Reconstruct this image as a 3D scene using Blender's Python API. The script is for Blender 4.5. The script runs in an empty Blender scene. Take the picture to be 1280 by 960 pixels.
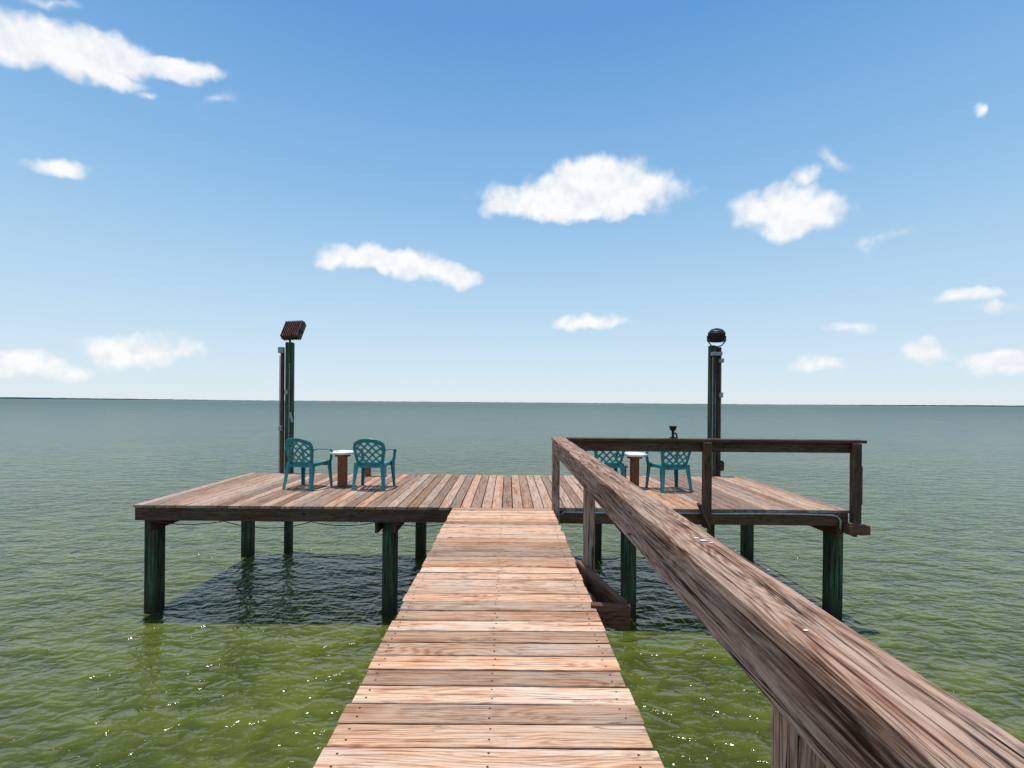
import bpy, math, random
from mathutils import Vector, Matrix
random.seed(7)
R=random.uniform
scene=bpy.context.scene
H=1.45; F=600.0; WZ=-1.6
def px(x,y,Z):
    yh=503+0.0079*(x-640)
    return Vector(((x-635)/F*Z, Z, H-(y-yh)/F*Z))

# ---------------- node helpers ----------------
def new_mat(name):
    m=bpy.data.materials.new(name); m.use_nodes=True
    nt=m.node_tree; nt.nodes.clear()
    out=nt.nodes.new('ShaderNodeOutputMaterial'); b=nt.nodes.new('ShaderNodeBsdfPrincipled')
    nt.links.new(b.outputs[0],out.inputs[0])
    return m,nt,b
class N:
    def __init__(s,nt): s.nt=nt
    def link(s,a,b): s.nt.links.new(a,b)
    def setin(s,sock,v):
        if isinstance(v,bpy.types.NodeSocket): s.link(v,sock)
        else: sock.default_value=v
    def math(s,op,a,b=0.0,c=None,clamp=False):
        n=s.nt.nodes.new('ShaderNodeMath'); n.operation=op; n.use_clamp=clamp
        s.setin(n.inputs[0],a); s.setin(n.inputs[1],b)
        if c is not None: s.setin(n.inputs[2],c)
        return n.outputs[0]
    def vmath(s,op,a,b=(0,0,0),scale=None):
        n=s.nt.nodes.new('ShaderNodeVectorMath'); n.operation=op
        s.setin(n.inputs[0],a)
        if op not in('LENGTH','NORMALIZE','SCALE'): s.setin(n.inputs[1],b)
        if scale is not None: s.setin(n.inputs['Scale'],scale)
        return n.outputs['Value'] if op=='LENGTH' else n.outputs[0]
    def noise(s,vec,scale,detail=4,rough=.5,dist=0.0,out=0,dim='3D'):
        n=s.nt.nodes.new('ShaderNodeTexNoise'); n.noise_dimensions=dim; s.setin(n.inputs['Vector'],vec)
        n.inputs['Scale'].default_value=scale; n.inputs['Detail'].default_value=detail
        n.inputs['Roughness'].default_value=rough; n.inputs['Distortion'].default_value=dist
        return n.outputs[out]
    def mapr(s,v,a,b,c=0.0,d=1.0,smooth=False):
        n=s.nt.nodes.new('ShaderNodeMapRange'); s.setin(n.inputs[0],v)
        if smooth: n.interpolation_type='SMOOTHSTEP'
        for i,q in zip((1,2,3,4),(a,b,c,d)): n.inputs[i].default_value=q
        return n.outputs[0]
    def mix(s,f,a,b,mode='MIX'):
        n=s.nt.nodes.new('ShaderNodeMix'); n.data_type='RGBA'; n.blend_type=mode
        s.setin(n.inputs[0],f)
        s.setin(n.inputs[6],a if isinstance(a,bpy.types.NodeSocket) else (*a,1))
        s.setin(n.inputs[7],b if isinstance(b,bpy.types.NodeSocket) else (*b,1))
        return n.outputs[2]
    def attr(s,name,out='Vector'):
        n=s.nt.nodes.new('ShaderNodeAttribute'); n.attribute_name=name
        return n.outputs[out]
    def bump(s,h,strength,dist):
        n=s.nt.nodes.new('ShaderNodeBump'); s.link(h,n.inputs['Height'])
        n.inputs['Strength'].default_value=strength; n.inputs['Distance'].default_value=dist
        return n.outputs[0]

def wood(name,dark,mid,light,grey,greyamt=.35,contrast=1.0,rough=.75,bumpd=.004,crack=.5,streak=.5,gs=95,thr=.36):
    m,nt,b=new_mat(name); n=N(nt)
    gc=n.attr('gc'); rnd=n.attr('rnd','Fac')
    lo=n.noise(n.vmath('MULTIPLY',gc,(.8,6.0,6.0)),1.0,1,.5,.2)
    gv=n.vmath('ADD',n.vmath('MULTIPLY',gc,(1.9,gs,gs)),n.vmath('SCALE',(0,1,1),scale=n.math('MULTIPLY',lo,6.0)))
    g1=n.noise(gv,1.0,5,.72)
    rings=n.math('SINE',n.math('MULTIPLY',lo,150.0))
    rings=n.mapr(rings,-1,1,0,1)
    patch=n.noise(n.vmath('MULTIPLY',gc,(1.7,10,10)),1.0,4,.7)
    tone=n.math('ADD',n.math('MULTIPLY',g1,1.6),n.math('MULTIPLY',rings,.20))
    tone=n.math('ADD',tone,n.math('MULTIPLY',patch,.55))
    tone=n.mapr(tone,.80,1.46,0,1)
    c=n.mix(n.mapr(tone,0,.45),dark,mid)
    c=n.mix(n.mapr(tone,.4,1.0),c,light)
    c=n.mix(n.math('MULTIPLY',n.mapr(patch,.42,.62),greyamt),c,grey)
    c=n.mix(1.0,c,n.mix(rnd,(1-.42*contrast,)*3,(1+.28*contrast,1+.27*contrast,1+.26*contrast)),'MULTIPLY')
    r2=n.math('FRACT',n.math('MULTIPLY',rnd,7.31))
    c=n.mix(1.0,c,n.mix(r2,(1.08,.92,.80),(.97,1.02,1.08)),'MULTIPLY')
    st=n.mapr(g1,thr-.06,thr+.06,1,0)
    c=n.mix(n.math('MULTIPLY',st,streak),c,(dark[0]*.45,dark[1]*.42,dark[2]*.4))
    # drying checks: long hairlines along the grain
    ck=n.noise(n.vmath('MULTIPLY',gc,(.9,34,34)),1.0,1,.5)
    crm=n.mapr(n.math('ABSOLUTE',n.math('SUBTRACT',ck,.5)),.004,.016,1,0)
    crm=n.math('MULTIPLY',crm,n.mapr(patch,.49,.56))
    c=n.mix(n.math('MULTIPLY',crm,crack),c,(dark[0]*.22,dark[1]*.20,dark[2]*.2))
    # grime blotches
    gr=n.noise(n.vmath('MULTIPLY',gc,(5,14,14)),1.0,4,.7)
    c=n.mix(n.math('MULTIPLY',n.mapr(gr,.56,.70),.55),c,(dark[0]*.9,dark[1]*.95,dark[2]*1.1))
    v=nt.nodes.new('ShaderNodeTexVoronoi'); v.feature='F1'
    n.link(n.vmath('MULTIPLY',gc,(2.6,5.5,5.5)),v.inputs['Vector']); v.inputs['Scale'].default_value=1
    sel=nt.nodes.new('ShaderNodeSeparateColor'); n.link(v.outputs['Color'],sel.inputs[0])
    kn=n.mapr(v.outputs['Distance'],.035,.11,1,0,True)
    kn=n.math('MULTIPLY',kn,n.math('GREATER_THAN',sel.outputs[0],.55))
    c=n.mix(n.math('MULTIPLY',kn,.9),c,(dark[0]*.45,dark[1]*.35,dark[2]*.3))
    n.link(c,b.inputs['Base Color'])
    b.inputs['Roughness'].default_value=rough
    b.inputs['Specular IOR Level'].default_value=.12
    h=n.math('SUBTRACT',g1,n.math('MULTIPLY',crm,1.5))
    n.link(n.bump(h,.9,bumpd),b.inputs['Normal'])
    return m

def simple(name,col,rough=.5,metal=0,var=.25,scale=12,spec=.5):
    m,nt,b=new_mat(name); n=N(nt)
    tc=nt.nodes.new('ShaderNodeTexCoord')
    f=n.noise(tc.outputs['Object'],scale,3,.6)
    c=n.mix(n.mapr(f,.3,.7),tuple(x*(1-var) for x in col),tuple(min(1,x*(1+var)) for x in col))
    n.link(c,b.inputs['Base Color']); b.inputs['Roughness'].default_value=rough
    b.inputs['Metallic'].default_value=metal; b.inputs['Specular IOR Level'].default_value=spec
    return m

M_walk=wood('walkway_wood',(.17,.072,.036),(.45,.235,.130),(.72,.51,.36),(.58,.47,.375),.6,1.0,bumpd=.003)
M_deck=wood('platform_wood',(.12,.055,.034),(.33,.180,.112),(.52,.36,.255),(.43,.345,.28),.65,1.0)
M_rail=wood('rail_wood',(.040,.019,.013),(.21,.115,.078),(.50,.37,.295),(.44,.35,.295),.6,.2,crack=1,bumpd=.005,streak=.92,gs=75,thr=.42)
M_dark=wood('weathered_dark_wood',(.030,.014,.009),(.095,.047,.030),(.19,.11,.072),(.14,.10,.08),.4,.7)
M_red=wood('stained_wood',(.08,.025,.012),(.19,.075,.038),(.29,.14,.08),(.19,.115,.08),.3,.4)

def pile_mat():
    m,nt,b=new_mat('green_piling_wood'); n=N(nt)
    gc=n.attr('gc'); geo=nt.nodes.new('ShaderNodeNewGeometry')
    sp=nt.nodes.new('ShaderNodeSeparateXYZ'); n.link(geo.outputs['Position'],sp.inputs[0])
    g=n.noise(n.vmath('MULTIPLY',gc,(1.6,34,34)),1.0,5,.7,.2)
    c=n.mix(n.mapr(g,.42,.60),(.012,.020,.010),(.080,.155,.080))
    p=n.noise(n.vmath('MULTIPLY',gc,(3,11,11)),1.0,4,.65)
    c=n.mix(n.math('MULTIPLY',n.mapr(p,.47,.60),.8),c,(.070,.052,.032))
    z=n.math('ADD',sp.outputs[2],n.math('MULTIPLY',p,.5))
    c=n.mix(n.mapr(z,WZ+.28,WZ+.62,1,0),c,(.030,.027,.016))
    n.link(c,b.inputs['Base Color']); b.inputs['Roughness'].default_value=.7; b.inputs['Specular IOR Level'].default_value=.2
    n.link(n.bump(g,.8,.008),b.inputs['Normal'])
    return m
M_pile=pile_mat()
M_screw=simple('screw_steel',(.05,.035,.03),.5,.6)

# ---------------- mesh builder ----------------
class MB:
    def __init__(s): s.v=[];s.f=[];s.gc=[];s.r=[];s.m=[]
    def beam(s,p0,p1,w,h,up=(0,0,1),ch=.004,mat=0,rnd=None,segs=1,taper=1.0,wob=0):
        p0=Vector(p0);p1=Vector(p1);d=(p1-p0);L=d.length;d.normalize()
        up=Vector(up); sd=d.cross(up).normalized(); u=sd.cross(d).normalized()
        off=Vector((R(0,50),R(0,50),R(0,50))); rnd=random.random() if rnd is None else rnd
        a,b=w/2,h/2
        sec=[(-a+ch,-b),(a-ch,-b),(a,-b+ch),(a,b-ch),(a-ch,b),(-a+ch,b),(-a,b-ch),(-a,-b+ch)]
        base=len(s.v)
        stations=[0,ch]+[L*i/segs for i in range(1,segs)]+[L-ch,L]
        for k,t in enumerate(stations):
            sc=1-(ch/max(a,b) if k in(0,len(stations)-1) else 0)
            sc*=1+(taper-1)*t/L
            ox,oy=(R(-wob,wob),R(-wob,wob))
            for (x,y) in sec:
                s.v.append(p0+d*t+sd*(x*sc+ox)+u*(y*sc+oy)); s.gc.append(Vector((t,x,y))+off); s.r.append(rnd)
        n=len(stations)
        for k in range(n-1):
            for i in range(8):
                j=(i+1)%8; A=base+k*8
                s.f.append((A+i,A+j,A+8+j,A+8+i)); s.m.append(mat)
        s.f.append(tuple(base+i for i in reversed(range(8)))); s.m.append(mat)
        s.f.append(tuple(base+(n-1)*8+i for i in range(8))); s.m.append(mat)
    def disc(s,c,r,h,mat=0,n=8,axis=(0,0,1)):
        ax=Vector(axis).normalized(); t=ax.orthogonal().normalized(); b=ax.cross(t); base=len(s.v); c=Vector(c)
        for z in(0,h):
            for i in range(n):
                a=2*math.pi*i/n; s.v.append(c+t*(r*math.cos(a))+b*(r*math.sin(a))+ax*z); s.gc.append(Vector((0,0,0))); s.r.append(.5)
        for i in range(n):
            j=(i+1)%n; s.f.append((base+i,base+j,base+n+j,base+n+i)); s.m.append(mat)
        s.f.append(tuple(base+n+i for i in range(n))); s.m.append(mat)
        s.f.append(tuple(base+i for i in reversed(range(n)))); s.m.append(mat)
    def lathe(s,c,prof,mat=0,n=24,axis=(0,0,1),rot=0):
        ax=Vector(axis).normalized(); t=ax.orthogonal().normalized(); b=ax.cross(t); base=len(s.v); c=Vector(c)
        for (r,z) in prof:
            for i in range(n):
                a=2*math.pi*i/n+rot; s.v.append(c+t*(r*math.cos(a))+b*(r*math.sin(a))+ax*z); s.gc.append(Vector((z,r,0))); s.r.append(.5)
        for k in range(len(prof)-1):
            for i in range(n):
                j=(i+1)%n;A=base+k*n
                s.f.append((A+i,A+j,A+n+j,A+n+i)); s.m.append(mat)
        s.f.append(tuple(base+i for i in reversed(range(n)))); s.m.append(mat)
        s.f.append(tuple(base+(len(prof)-1)*n+i for i in range(n))); s.m.append(mat)
    def tube(s,pts,r,mat=0,n=8):
        pts=[Vector(p) for p in pts]; base=len(s.v)
        rs=r if isinstance(r,(list,tuple)) else [r]*len(pts)
        ref=None
        for k,p in enumerate(pts):
            d=(pts[min(k+1,len(pts)-1)]-pts[max(k-1,0)]).normalized()
            if ref is None: ref=d.orthogonal().normalized()
            ref=(ref-d*ref.dot(d)).normalized(); b=d.cross(ref)
            for i in range(n):
                a=2*math.pi*i/n; s.v.append(p+ref*(rs[k]*math.cos(a))+b*(rs[k]*math.sin(a))); s.gc.append(p.copy()); s.r.append(.5)
        for k in range(len(pts)-1):
            for i in range(n):
                j=(i+1)%n;A=base+k*n
                s.f.append((A+i,A+j,A+n+j,A+n+i)); s.m.append(mat)
        s.f.append(tuple(base+i for i in reversed(range(n)))); s.m.append(mat)
        s.f.append(tuple(base+(len(pts)-1)*n+i for i in range(n))); s.m.append(mat)
    def obj(s,name,mats,parent=None,smooth=False):
        me=bpy.data.meshes.new(name); me.from_pydata([tuple(v) for v in s.v],[],s.f); 
        for m in mats: me.materials.append(m)
        me.polygons.foreach_set('material_index',s.m)
        if smooth: me.polygons.foreach_set('use_smooth',[True]*len(s.f))
        a=me.attributes.new('gc','FLOAT_VECTOR','POINT'); a.data.foreach_set('vector',[c for v in s.gc for c in v])
        a=me.attributes.new('rnd','FLOAT','POINT'); a.data.foreach_set('value',s.r)
        me.update()
        o=bpy.data.objects.new(name,me); scene.collection.objects.link(o)
        if parent: o.parent=parent
        return o
def empty(name,loc=(0,0,0)):
    e=bpy.data.objects.new(name,None); scene.collection.objects.link(e); e.location=loc; e.empty_display_size=.3; return e

FY=6.6; BY=9.6; LX=-5.15; RX=4.72
# ---------------- walkway ----------------
walk=empty('pier_walkway')
b=MB(); y=-3.0
pitch=.1465
nb=int((FY-.01+3)/pitch); pitch=(FY-.012+3)/nb
for i in range(nb):
    yc=-3+pitch*(i+.5); z=R(-.0025,.0025); sk=R(-.003,.003)
    b.beam((-.75+R(-.010,.010),yc-sk,-.019+z),(.625+R(-.010,.010),yc+sk,-.019+z+R(-.002,.002)),pitch-R(.009,.016),.038,ch=.004,segs=8,wob=.0008)
    for sx in(-.69,-.07,.55):
        for dy in(-.035,.035):
            b.disc((sx+R(-.012,.012),yc+dy+R(-.006,.006),z+.0002),.0055,.0015,mat=1)
b.obj('deck_boards',[M_walk,M_screw],walk)
b=MB()
for sx in(-.69,-.07,.57):
    b.beam((sx,-3,-.135),(sx,FY-.05,-.135),.04,.19)
for py in(-2.2,.6,3.6):
    b.beam((-.73,py,-.33),(.62,py,-.33),.05,.19); b.beam((-.73,py+.24,-.33),(.62,py+.24,-.33),.05,.19)
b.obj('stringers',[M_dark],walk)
b=MB()
for py in(-2.2,.6,3.6):
    for sx in(-.5,.38):
        b.beam((sx,py+.12,-3.2),(sx,py+.12,-.235),.18,.18,up=(0,1,0),ch=.02)
b.obj('pilings',[M_pile],walk)
b=MB()
b.beam((.655,4.35,-.06),(.84,3.42,-.045),.045,.17)
b.beam((.60,3.41,-.05),(.87,3.37,-.05),.05,.16)
b.obj('side_brace',[M_red],walk)

# ---------------- platform ----------------
plat=empty('pier_platform')
b=MB()
n=int((RX-LX)/.1445); pw=(RX-LX)/n
for i in range(n):
    xc=LX+pw*(i+.5); z=R(-.002,.002)
    b.beam((xc+R(-.002,.002),FY-.0+R(-.01,.006),-.019+z),(xc+R(-.002,.002),BY+R(-.02,.02),-.019+z),pw-R(.008,.014),.038,ch=.004)
    for yy in(FY+.05,FY+.8,FY+1.5,FY+2.2,BY-.06):
        for dx in(-.035,.035): b.disc((xc+dx,yy,z+.0002),.005,.0015,mat=1,n=6)
b.obj('deck_boards',[M_deck,M_screw],plat)
b=MB()
b.beam((LX+.02,FY+.035,-.128),(-.78,FY+.035,-.128),.04,.175)
b.beam((-.77,FY+.035,-.128),(RX-.02,FY+.035,-.128),.04,.175)
b.beam((LX+.02,BY-.035,-.128),(RX-.02,BY-.035,-.128),.04,.175)
for i in range(1,5):
    yy=FY+.035+i*(BY-FY-.07)/5; b.beam((LX+.1,yy,-.128),(RX-.1,yy,-.128),.04,.175)
for sx in(LX+.04,RX-.04): b.beam((sx,FY+.057,-.128),(sx,BY-.057,-.128),.04,.175)
PX=[-5.2+.1,-1.69,1.76,4.72]
for p in PX:
    for dx in(-.125,.125):
        if LX<p+dx<5.0: b.beam((p+dx,FY+.07,-.30),(p+dx,BY-.05,-.30),.045,.165)
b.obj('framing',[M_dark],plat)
b=MB()
for p in PX:
    for yy in(6.95,9.45):
        b.beam((p+R(-.015,.015),yy,-3.2),(p,yy,-.22),.19,.19,up=(0,1,0),ch=.018,segs=6,wob=.003)
b.obj('pilings',[M_pile],plat)
b=MB()
b.beam((4.60,6.50,-.235),(4.88,6.50,-.235),.12,.12)
for p in PX[:3]:
    b.beam((p+.1,6.99,-.245),(p+.42,6.99,-.245),.05,.09)
b.beam((PX[3]-.45,6.99,-.245),(PX[3]-.1,6.99,-.245),.05,.09)
b.obj('beam_blocks',[M_red],plat)
wire=simple('black_cable',(.02,.02,.02),.5)
pvc=simple('grey_conduit',(.45,.46,.45),.45)
b=MB()
pts=[]
for (xa,xb,s) in((-4.9,-3.9,.05),(-3.9,-2.7,.09),(-2.7,-1.8,.05),(-1.6,-.8,.05)):
    for k in range(9):
        t=k/8; pts.append((xa+(xb-xa)*t,FY-.0+.005,-.215-s*4*t*(1-t)))
b.tube(pts,.006)
b.obj('cable',[wire],plat,True)
con=MB()
pts=[(.72,FY-.015,-.10),(.78,FY-.02,-.045)]+[(.9+i*.4,FY-.02,-.05+R(-.004,.004)) for i in range(9)]+[(4.45,FY-.02,-.06),(4.53,FY-.02,-.08),(4.57,FY-.02,-.13),(4.57,FY-.02,-.25)]
con.tube(pts,.012)
con.obj('electrical_conduit',[pvc],None,True)

# ---------------- railing ----------------
rail=empty('wooden_railing')
def rp(y):
    t=(y-1.0)/5.6; return .640+(.607-.640)*t, H-(.53+(.475-.53)*t)
b=MB()
y0,y1=-1.6,6.66
def rc(y,dx,dz):
    X,Z=rp(y); return (X+dx,y,Z+dz)
b.beam(rc(y0,.09,-.021),rc(y1,.09,-.021),.184,.042,ch=.006,segs=90,wob=.0011)
b.beam(rc(y0,.03,-.124),rc(y1-.05,.03,-.124),.042,.160,ch=.005,segs=90,wob=.0010)
for yy in(-1.3,1.22,4.25):
    X,Z=rp(yy)
    b.beam((X+.105,yy,-.42),(X+.105,yy,Z-.045),.092,.092,up=(0,1,0),ch=.006)
X,Z=rp(6.55)
b.beam((X+.05,6.53,-.2),(X+.05,6.53,Z-.045),.1,.1,up=(0,1,0),ch=.006)
b.obj('walkway_rail',[M_rail],rail)
b=MB()
zt=Z
b.beam((.795,6.585,zt-.022),(4.86,6.56,zt-.022),.15,.042,ch=.005)
b.beam((.74,6.60,zt-.113),(4.80,6.575,zt-.113),.04,.135,ch=.004)
for xx in(2.70,4.715):
    b.beam((xx,6.50,-.22 if xx<4 else -.15),(xx,6.50,zt-.045),.1,.1,up=(0,1,0),ch=.005)
b.beam((2.56,6.42,.12),(2.70,6.42,-.21),.03,.09,up=(0,1,0))
b.beam((4.80,6.52,.62),(4.80,6.52,.10),.02,.05,up=(0,1,0))
b.obj('platform_rail',[M_dark],rail)
blk=simple('black_metal',(.02,.018,.018),.45,.3)
b=MB()
c=Vector((2.27,6.60,zt))
b.lathe(c,[(.05,0),(.05,.012),(.018,.02),(.018,.10),(.035,.11),(.045,.13),(.05,.16),(.055,.165),(.05,.17)],n=14)
b.tube([c+Vector((0,0,.08)),c+Vector((.05,0,.06)),c+Vector((.06,0,.0)),c+Vector((.05,-.09,-.1))],.012)
b.obj('fishing_rod_holder',[blk],None,True)
wm=simple('white_droppings',(.7,.7,.68),.8)  # small white bird droppings on top of the rail cap
b=MB()
for (yy,dx,rr) in((1.86,.10,.008),(1.83,.115,.010),(1.80,.13,.005),(1.9,.085,.004),(1.12,.06,.004)):
    X,Z=rp(yy); 
    nn=9; base=len(b.v)
    for i in range(nn):
        a=2*math.pi*i/nn; q=rr*R(.6,1.3)
        b.v.append(Vector((X+dx+q*1.5*math.cos(a),yy+q*math.sin(a),Z+.0028))); b.gc.append(Vector()); b.r.append(.5)
    b.f.append(tuple(base+i for i in range(nn))); b.m.append(0)
b.obj('bird_droppings',[wm],rail)

# ---------------- chairs ----------------
def teal():
    m,nt,b=new_mat('teal_plastic'); n=N(nt)
    tc=nt.nodes.new('ShaderNodeTexCoord')
    f=n.noise(tc.outputs['Object'],6,3,.6)
    n.link(n.mix(n.mapr(f,.3,.7),(.010,.16,.17),(.020,.25,.26)),b.inputs['Base Color'])
    b.inputs['Roughness'].default_value=.38
    return m
M_teal=teal()
def strip(b,pts,wid,th,side):
    base=len(b.v); k=len(pts)
    for i,(p,w) in enumerate(pts):
        p=Vector(p); d=(Vector(pts[min(i+1,k-1)][0])-Vector(pts[max(i-1,0)][0])).normalized()
        s=Vector(side); s=(s-d*s.dot(d)).normalized(); u=d.cross(s)
        for (a,c) in((-1,-1),(1,-1),(1,1),(-1,1)):
            b.v.append(p+s*(a*wid*w/2)+u*(c*th/2)); b.gc.append(Vector()); b.r.append(.5)
    for i in range(k-1):
        for a in range(4):
            c=(a+1)%4; A=base+i*4; b.f.append((A+a,A+c,A+4+c,A+4+a)); b.m.append(0)
    b.f.append((base+3,base+2,base+1,base)); b.m.append(0)
    A=base+(k-1)*4; b.f.append((A,A+1,A+2,A+3)); b.m.append(0)
def chair_meshes():
    out=[]
    b=MB(); nx,ny=14,14
    def sp(i,j):
        u=-1+2*i/nx; v=-1+2*j/ny
        hw=.225+.025*v; x=u*hw; y=v*.225
        z=.415-.018*(1-u*u)*(1-v*v)+.012*v
        if v>.75: z-=(v-.75)**2*.5
        if abs(u)>.85: z+=.006
        return (x,y,z)
    for j in range(ny+1):
        for i in range(nx+1): b.v.append(Vector(sp(i,j))); b.gc.append(Vector()); b.r.append(.5)
    for j in range(ny):
        for i in range(nx):
            if 2<=i<=nx-3 and 3<=j<=ny-4 and i%2==0 and j%3!=0: continue
            A=j*(nx+1)+i; b.f.append((A,A+1,A+nx+2,A+nx+1)); b.m.append(0)
    b2=MB()
    strip(b2,[((x,y,z-.02),1) for x,y,z in [sp(i,0) for i in range(nx+1)]],.04,.006,(0,0,1))
    strip(b2,[((x,y,z-.022),1) for x,y,z in [sp(i,ny) for i in range(nx+1)]],.045,.006,(0,0,1))
    strip(b2,[((x,y,z-.022),1) for x,y,z in [sp(0,j) for j in range(ny+1)]],.045,.006,(0,0,1))
    strip(b2,[((x,y,z-.022),1) for x,y,z in [sp(nx,j) for j in range(ny+1)]],.045,.006,(0,0,1))
    out.append(('seat',b,.006)); out.append(('seat_skirt',b2,0))
    b=MB(); nx,ny=72,72
    def bp(u,v):
        hw=.205+.055*math.sin(min(1,v*1.1)*math.pi/2)
        if v>.72: hw*=math.sqrt(max(0,1-((v-.72)/.42)**2))*.35+.65
        top=.44*(1-.16*abs(u)**2.6)
        x=u*hw; z=.40+v*top
        y=-.215-.12*v+.075*u*u*(0.5+.5*v)
        return Vector((x,y,z))
    for j in range(ny+1):
        for i in range(nx+1): b.v.append(bp(-1+2*i/nx,j/ny)); b.gc.append(Vector()); b.r.append(.5)
    for j in range(ny):
        for i in range(nx):
            u=-1+2*(i+.5)/nx; v=(j+.5)/ny
            hole=False
            if abs(u)<.84-.1*max(0,v-.7)*3 and .12<v<.88-.12*u*u:
                p=(u*2.0+v*3.6)%1; q=(u*2.0-v*3.6)%1
                if .15<p<.85 and .15<q<.85: hole=True
            if hole: continue
            A=j*(nx+1)+i; b.f.append((A,A+1,A+nx+2,A+nx+1)); b.m.append(0)
    out.append(('backrest',b,.008))
    b=MB()
    rim=[bp(-1,k/14) for k in range(15)]+[bp(-1+2*k/20,1) for k in range(1,21)]+[bp(1,1-k/14) for k in range(1,15)]
    b.tube(rim,.011,n=6); out.append(('backrest_rim',b,0))
    for s in(-1,1):
        b=MB()
        q=bp(s,.62)
        arm=[(q+Vector((0,-.004,.02)),.7),((s*.285,-.19,.668),.9),((s*.305,-.08,.655),1),((s*.31,.05,.645),1.1),((s*.305,.15,.638),1.1),((s*.295,.205,.615),1.0),((s*.285,.232,.565),.85),((s*.275,.235,.49),.9),((s*.262,.228,.42),1.1)]
        strip(b,arm,.05,.014,(1,0,0)); out.append(('arm_'+('left' if s<0 else 'right'),b,0))
        b=MB()
        strip(b,[((s*.25,.215,.44),1.25),((s*.255,.225,.3),1.05),((s*.268,.24,.12),.85),((s*.275,.25,0),.75)],.06,.012,(1,0,.0))
        strip(b,[((s*.262,.185,.43),1.5),((s*.27,.2,.3),1.1),((s*.285,.222,.12),.8),((s*.292,.232,0),.7)],.05,.010,(0,1,0))
        out.append(('leg_front_'+('left' if s<0 else 'right'),b,0))
        b=MB()
        strip(b,[((s*.215,-.215,.44),1.3),((s*.225,-.235,.3),1.1),((s*.24,-.265,.12),.85),((s*.25,-.285,0),.75)],.06,.012,(1,0,0))
        strip(b,[((s*.24,-.19,.43),1.5),((s*.25,-.21,.3),1.1),((s*.262,-.245,.12),.8),((s*.272,-.268,0),.7)],.05,.010,(0,1,0))
        out.append(('leg_rear_'+('left' if s<0 else 'right'),b,0))
    return out
def chair(x,y,rz):
    e=empty('plastic_chair',(x,y,.001)); e.rotation_euler=(0,0,math.radians(rz))
    for nm,b,sol in chair_meshes():
        o=b.obj(nm,[M_teal],e)
        if sol:
            md=o.modifiers.new('s','SOLIDIFY'); md.thickness=sol; md.offset=0
    return e
chair(-3.34,8.05,-14); chair(-2.24,8.05,-3); chair(1.68,8.25,6); chair(2.72,8.1,10)

# ---------------- side tables ----------------
M_white=simple('white_plastic',(.75,.75,.72),.4)
def table(x,y):
    e=empty('side_table',(x,y,0))
    b=MB(); b.beam((0,0,.001),(0,0,.55),.13,.13,up=(0,1,0),ch=.006); b.beam((-.12,0,.531),(.12,0,.531),.09,.038); b.obj('post',[M_red],e)
    b=MB(); b.lathe((0,0,.552),[(.10,0),(.20,.004),(.212,.018),(.215,.045),(.208,.045),(.2,.02),(.02,.014)],n=28); b.obj('tray_top',[M_white],e,True)
table(-2.80,8.15); table(2.17,8.2)
def bench(x,y,w=.42):
    e=empty('low_timber_bench',(x,y,0)); b=MB()
    b.beam((-w/2,0,.23),(w/2,0,.23),.14,.04); b.beam((-w/2+.06,0,.001),(-w/2+.06,0,.21),.09,.09,up=(0,1,0)); b.beam((w/2-.06,0,.001),(w/2-.06,0,.21),.09,.09,up=(0,1,0))
    b.obj('timber',[M_red],e)
bench(-2.55,9.3); bench(2.1,9.3)

# ---------------- light poles ----------------
M_pole=M_pile
M_alu=simple('grey_housing',(.32,.33,.33),.5,.3)
M_rust=simple('rusty_fins',(.17,.08,.06),.6,.3,.6,20)
e=empty('flood_light_pole')
YP=9.70
b=MB(); x0=px(362,0,YP).x
b.beam((x0,YP,-3.2),(x0,YP,px(362,428,YP).z),.135,.135,up=(0,1,0),ch=.01,segs=8,wob=.002)
b.obj('timber_post',[M_pole],e)
b=MB(); x1=px(353.5,0,YP).x
b.beam((x1,YP-.02,-.2),(x1,YP-.02,px(352,440,YP).z),.055,.08,up=(0,1,0),ch=.006)
b.obj('timber_strip',[M_dark],e)
b=MB()
b.tube([(x1-.03,YP-.075,0.0),(x1-.03,YP-.075,2.35)],.008)
b.tube([(x0+.03,YP-.085,.15),(x0+.03,YP-.085,2.2)],.008)
b.beam((x1+.01,YP-.1,2.40),(x1+.01,YP-.1,2.52),.10,.09,up=(0,1,0))
b.beam((x0-.02,YP-.1,1.58),(x0-.02,YP-.1,1.66),.06,.06,up=(0,1,0))
b.beam((x0+.10,YP-.1,1.02),(x0+.05,YP-.1,1.22),.03,.05,up=(0,1,0))
b.beam((x1,YP-.1,.85),(x1,YP-.1,.95),.06,.06,up=(0,1,0))
b.obj('conduit_and_boxes',[M_alu],e)
b=MB()
c=px(366,413,YP); c=Vector((c.x,YP,c.z))
ux=Vector((.97,-.22,.02)).normalized(); uz=Vector((.15,.45,.85)); uz=(uz-ux*uz.dot(ux)).normalized(); un=ux.cross(uz)
b.beam(c-uz*.20,c+uz*.20,.40,.06,up=un,mat=0)
for i in range(9):
    o=c+ux*(-.18+.045*i)
    b.beam(o-uz*.19+un*.055,o+uz*.19+un*.055,.012,.06,up=un,mat=1,ch=.001)
    b.beam(o-uz*.19-un*.055,o+uz*.19-un*.055,.012,.06,up=un,mat=1,ch=.001)
b.tube([(x0,YP,c.z-.28),(x0,YP,c.z-.16),c-ux*.03],.022,mat=0)
b.beam(c-ux*.22-uz*.02,c+ux*.22-uz*.02,.05,.1,up=un,mat=0)
b.obj('flood_lamp',[blk,M_rust],e)

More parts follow.
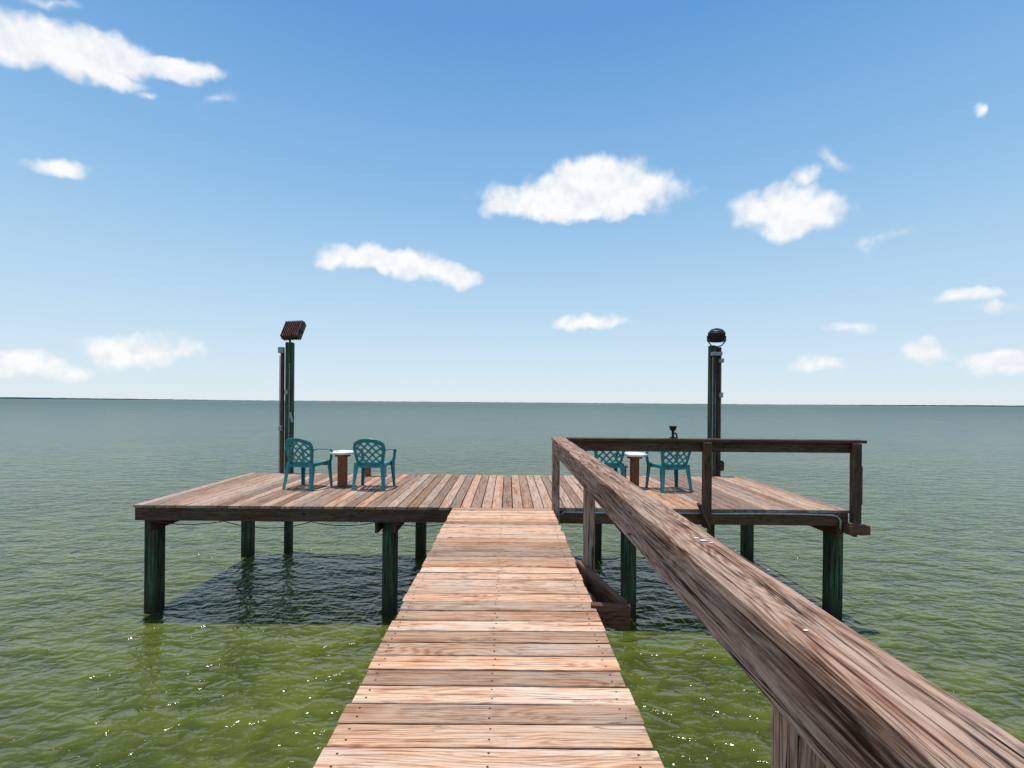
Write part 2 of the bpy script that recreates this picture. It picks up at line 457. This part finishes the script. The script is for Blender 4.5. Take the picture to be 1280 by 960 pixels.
e=empty('flood_light_pole')
YP=9.72
b=MB(); x0=px(889.5,0,YP).x; zt2=px(890,432,YP).z
b.beam((x0,YP,-3.2),(x0,YP,zt2),.12,.12,up=(0,1,0),ch=.01,segs=8,wob=.002)
b.obj('timber_post',[M_pole],e)
b=MB(); x1=px(898.5,0,YP).x
b.beam((x1,YP+.02,-.2),(x1,YP+.02,zt2-.03),.075,.09,up=(0,1,0),ch=.006)
b.obj('timber_strip',[M_dark],e)
b=MB()
b.tube([(x1+.01,YP-.07,.05),(x1+.01,YP-.07,2.4)],.010)
b.tube([(x0-.02,YP-.09,.0),(x0-.02,YP-.09,2.4)],.008)
b.beam((x0+.05,YP-.1,2.42),(x0+.05,YP-.1,2.49),.20,.10,up=(0,1,0))
b.beam((x1,YP-.1,2.28),(x1,YP-.1,2.36),.08,.08,up=(0,1,0))
b.beam((x1,YP-.1,1.58),(x1,YP-.1,1.68),.06,.07,up=(0,1,0))
b.obj('conduit_and_boxes',[M_alu],e)
b=MB()
c=Vector((px(895,421,YP).x,YP,px(895,421,YP).z))
ax=Vector((.10,.30,-.95)).normalized()
b.lathe(c-ax*.17,[(.045,-.0),(.05,.015),(.10,.018),(.118,.03),(.13,.045),(.145,.06),(.15,.08),(.15,.22),(.17,.225),(.17,.255),(.15,.257)],axis=ax,n=28)
for i in range(14):
    a=2*math.pi*i/14; t=ax.orthogonal().normalized(); bb=ax.cross(t); dv=t*math.cos(a)+bb*math.sin(a)
    b.beam(c-ax*.09+dv*.155,c+ax*.04+dv*.155,.006,.02,up=dv,ch=.001)
b.tube([c+Vector((-.185,0,.02)),c+Vector((-.185,0,-.08)),c+Vector((-.1,0,-.18)),c+Vector((0,0,-.20)),c+Vector((.1,0,-.18)),c+Vector((.185,0,-.08)),c+Vector((.185,0,.02))],.012)
b.tube([c+Vector((0,0,-.20)),c+Vector((0,0,-.34))],.022)
b.obj('round_flood_lamp',[blk],e,False)
b=MB(); b.lathe((x1+.0,YP-.14,.12),[(.03,0),(.05,.02),(.055,.16),(.03,.2)],n=12); b.obj('hanging_fixture',[blk],e,True)

# ---------------- water ----------------
def water():
    me=bpy.data.meshes.new('water')
    S=22000
    me.from_pydata([(-S,-S,WZ),(S,-S,WZ),(S,S,WZ),(-S,S,WZ)],[],[(0,1,2,3)])
    o=bpy.data.objects.new('water',me); scene.collection.objects.link(o)
    m,nt,b=new_mat('bay_water'); n=N(nt)
    geo=nt.nodes.new('ShaderNodeNewGeometry'); P=geo.outputs['Position']
    sp=nt.nodes.new('ShaderNodeSeparateXYZ'); n.link(P,sp.inputs[0])
    Y=sp.outputs[1]
    big=n.noise(n.vmath('MULTIPLY',P,(.02,.05,.0)),1.0,3,.6,dim='2D')
    gust=n.noise(n.vmath('MULTIPLY',P,(.12,.3,.0)),1.0,3,.6,dim='2D')
    w1=n.noise(n.vmath('MULTIPLY',P,(1.1,2.1,1)),1.0,1,.4,.3,dim='2D')
    w2=n.noise(n.vmath('MULTIPLY',P,(3.6,6.4,1)),1.0,1,.5,.5,dim='2D')
    w3=n.noise(n.vmath('MULTIPLY',P,(10,17,1)),1.0,2,.5,.3,dim='2D')
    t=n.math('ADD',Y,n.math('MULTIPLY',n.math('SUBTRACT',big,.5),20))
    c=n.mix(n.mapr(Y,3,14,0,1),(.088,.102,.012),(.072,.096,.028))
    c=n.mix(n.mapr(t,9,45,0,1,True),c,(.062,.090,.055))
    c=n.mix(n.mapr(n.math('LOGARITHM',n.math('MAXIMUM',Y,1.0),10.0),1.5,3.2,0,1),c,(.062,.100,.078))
    q=n.math('ADD',n.math('MULTIPLY',w1,.6),n.math('MULTIPLY',w2,.5))
    q=n.math('ADD',q,n.math('MULTIPLY',n.math('SUBTRACT',gust,.5),.4))
    c=n.mix(1.0,c,n.mix(n.mapr(q,.38,.72),(.62,.67,.66),(1.25,1.22,1.15)),'MULTIPLY')
    n.link(c,b.inputs['Base Color'])
    lg=n.math('LOGARITHM',n.math('MAXIMUM',Y,1.0),10.0)
    n.link(n.mapr(lg,.9,2.6,.10,.35),b.inputs['Roughness']); b.inputs['IOR'].default_value=1.333
    n.link(n.mapr(lg,.8,2.4,.36,.15),b.inputs['Specular IOR Level'])
    h=n.math('ADD',n.math('MULTIPLY',w1,.085),n.math('MULTIPLY',w2,.058))
    h=n.math('ADD',h,n.math('MULTIPLY',w3,.018))
    n.link(n.bump(h,1.0,1.0),b.inputs['Normal'])
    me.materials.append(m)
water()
Ds=7000
me_v=[];me_f=[]
K=400
for i in range(K+1):
    az=math.radians(-62+124*i/K)
    f=max(0,1-abs(az-math.radians(-46))/.30)*12+max(0,1-abs(az-math.radians(45))/.25)*9
    h=3.5+f+R(-1.5,1.5)
    x,y=Ds*math.sin(az),Ds*math.cos(az)
    me_v+= [(x,y,WZ-1),(x,y,WZ+h),(x*1.05,y*1.05,WZ+h*.9)]
    if i: A=(i-1)*3; me_f+=[(A,A+3,A+4,A+1),(A+1,A+4,A+5,A+2)]
me=bpy.data.meshes.new('distant_shoreline'); me.from_pydata(me_v,[],me_f)
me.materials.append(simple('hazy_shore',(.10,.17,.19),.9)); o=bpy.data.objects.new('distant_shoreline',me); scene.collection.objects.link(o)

# ---------------- sun / sky ----------------
to_sun=Vector((-.06,.03,1)).normalized()
sl=bpy.data.lights.new('sun','SUN'); sl.energy=4.2; sl.angle=math.radians(.7); sl.color=(1,.96,.9)
so=bpy.data.objects.new('sun',sl); scene.collection.objects.link(so); so.rotation_euler=to_sun.to_track_quat('Z','Y').to_euler()
el=math.asin(to_sun.z); az=math.atan2(to_sun.x,to_sun.y)
w=bpy.data.worlds.new('World'); scene.world=w; w.use_nodes=True; nt=w.node_tree; nt.nodes.clear(); n=N(nt)
out=nt.nodes.new('ShaderNodeOutputWorld')
sky=nt.nodes.new('ShaderNodeTexSky'); sky.sky_type='NISHITA'; sky.sun_disc=False
sky.sun_elevation=el; sky.sun_rotation=az; sky.air_density=1.0; sky.dust_density=.3; sky.ozone_density=1.5
tc=nt.nodes.new('ShaderNodeTexCoord'); D=tc.outputs['Generated']
sp=nt.nodes.new('ShaderNodeSeparateXYZ'); n.link(D,sp.inputs[0])
AZ=n.math('ARCTAN2',sp.outputs[0],sp.outputs[1]); EL=n.math('ARCSINE',sp.outputs[2])
cr=nt.nodes.new('ShaderNodeValToRGB'); n.link(n.mapr(EL,0,math.pi/2),cr.inputs[0])
stops=[(0,(.76,.87,.95)),(.05,(.66,.82,.95)),(.13,(.50,.73,.93)),(.25,(.29,.56,.87)),(.42,(.125,.355,.74)),(1,(.09,.22,.52))]
els=cr.color_ramp.elements
els[0].position=0; els[0].color=(*stops[0][1],1); els[1].position=1; els[1].color=(*stops[-1][1],1)
for p,c_ in stops[1:-1]:
    e_=els.new(p); e_.color=(*c_,1)
hz=n.vmath('SCALE',cr.outputs[0],scale=10.0)
skc=n.mix(.85,sky.outputs[0],hz)
bg=nt.nodes.new('ShaderNodeBackground'); bg.inputs[1].default_value=.10
n.link(skc,bg.inputs[0])
cb=nt.nodes.new('ShaderNodeCombineXYZ'); n.link(AZ,cb.inputs[0]); n.link(EL,cb.inputs[1])
AE=cb.outputs[0]
wn=n.vmath('SUBTRACT',n.noise(AE,12,3,.55,out=1,dim='2D'),(.5,.5,.5))
co=n.vmath('ADD',AE,n.vmath('MULTIPLY',wn,(.06,.045,0)))
C=[(45,48,70,26,5,1),(110,68,90,28,10,1),(20,55,60,22,3,.9),(205,86,66,15,3,.9),(135,98,50,12,15,.8),(180,118,18,6,10,.5),(60,5,40,8,5,.35),
(72,206,42,10,5,.7),
(725,250,125,22,-2,1),(745,225,60,30,0,1.1),(700,238,50,24,0,1),(795,232,52,24,4,1),(640,258,45,12,-3,.8),(720,265,100,11,0,.8),
(985,265,75,27,0,1),(990,248,45,22,0,.9),(975,288,45,16,0,.7),(1045,205,28,9,20,.35),(1010,222,22,9,0,.45),
(480,325,75,15,6,1),(530,337,60,16,10,.9),(568,350,36,12,5,.8),(425,325,32,8,0,.5),
(742,401,48,10,-3,.7),
(165,437,64,22,0,.8),(215,438,40,12,0,.45),(140,450,40,14,0,.5),
(25,455,60,14,4,.7),(75,466,35,9,3,.5),
(1212,369,38,9,0,.55),(1237,386,30,7,0,.45),(1065,410,36,9,0,.45),(1148,443,36,16,0,.65),(1025,459,34,10,0,.55),(1252,452,60,16,3,.9),
(1229,135,11,8,0,.5),(1100,298,38,8,-10,.22),(265,123,22,8,0,.2)]
def ae(x,y):
    yh=503+.0079*(x-640); a=math.atan((x-635)/F); return a,math.atan((yh-y)/F*math.cos(a))
mx=None
for (x,y,hw,hh,tl,wt) in C:
    tr=math.radians(tl); cx,sx_=math.cos(tr),math.sin(tr)
    a0,e0=ae(x,y); A1=Vector(ae(x+hw*cx,y+hw*sx_)); A2=Vector(ae(x-hw*cx,y-hw*sx_)); B1=Vector(ae(x,y-hh)); B2=Vector(ae(x,y+hh))
    d=A1-A2
    mp=nt.nodes.new('ShaderNodeMapping'); mp.vector_type='TEXTURE'
    n.link(co,mp.inputs[0]); mp.inputs['Location'].default_value=(a0,e0,0); mp.inputs['Rotation'].default_value=(0,0,math.atan2(d.y,d.x))
    mp.inputs['Scale'].default_value=(d.length/2*1.2,(B1-B2).length/2*1.25,1)
    r=n.vmath('LENGTH',mp.outputs[0])
    k=n.math('MULTIPLY_ADD',r,-wt,wt)
    mx=k if mx is None else n.math('MAXIMUM',mx,k)
fb=n.noise(AE,20,5,.55,dim='2D')
fbu=n.noise(n.vmath('ADD',AE,(.0,.018,0)),20,3,.55,dim='2D')
dens=n.math('ADD',mx,n.math('MULTIPLY',n.math('SUBTRACT',fb,.5),.65))
alpha=n.mapr(dens,-.06,.50,0,1,True)
alpha=n.math('MULTIPLY',alpha,n.mapr(mx,-.14,.15,0,1,True))
sh=n.math('ADD',.78,n.math('MULTIPLY',n.math('SUBTRACT',fb,fbu),2.2),clamp=True)
ccol=n.mix(sh,(.76,.82,.90),(1.0,1.0,1.0))
bgc=nt.nodes.new('ShaderNodeBackground'); n.link(ccol,bgc.inputs[0]); bgc.inputs[1].default_value=.99
ms=nt.nodes.new('ShaderNodeMixShader'); n.link(n.math('MULTIPLY',alpha,.97),ms.inputs[0]); n.link(bg.outputs[0],ms.inputs[1]); n.link(bgc.outputs[0],ms.inputs[2])
n.link(ms.outputs[0],out.inputs[0])

# ---------------- camera ----------------
cam=bpy.data.cameras.new('camera'); cam.sensor_width=36; cam.lens=F/1280*36; cam.clip_start=.05; cam.clip_end=60000
cam.shift_x=5/1280; cam.shift_y=23/1280
co_=bpy.data.objects.new('camera',cam); scene.collection.objects.link(co_)
co_.matrix_world=Matrix.Translation((0,0,H))@Matrix.Rotation(math.radians(90),4,'X')@Matrix.Rotation(math.radians(.45),4,'Z')
scene.camera=co_
scene.view_settings.view_transform='Standard'; scene.view_settings.look='None'; scene.view_settings.exposure=0
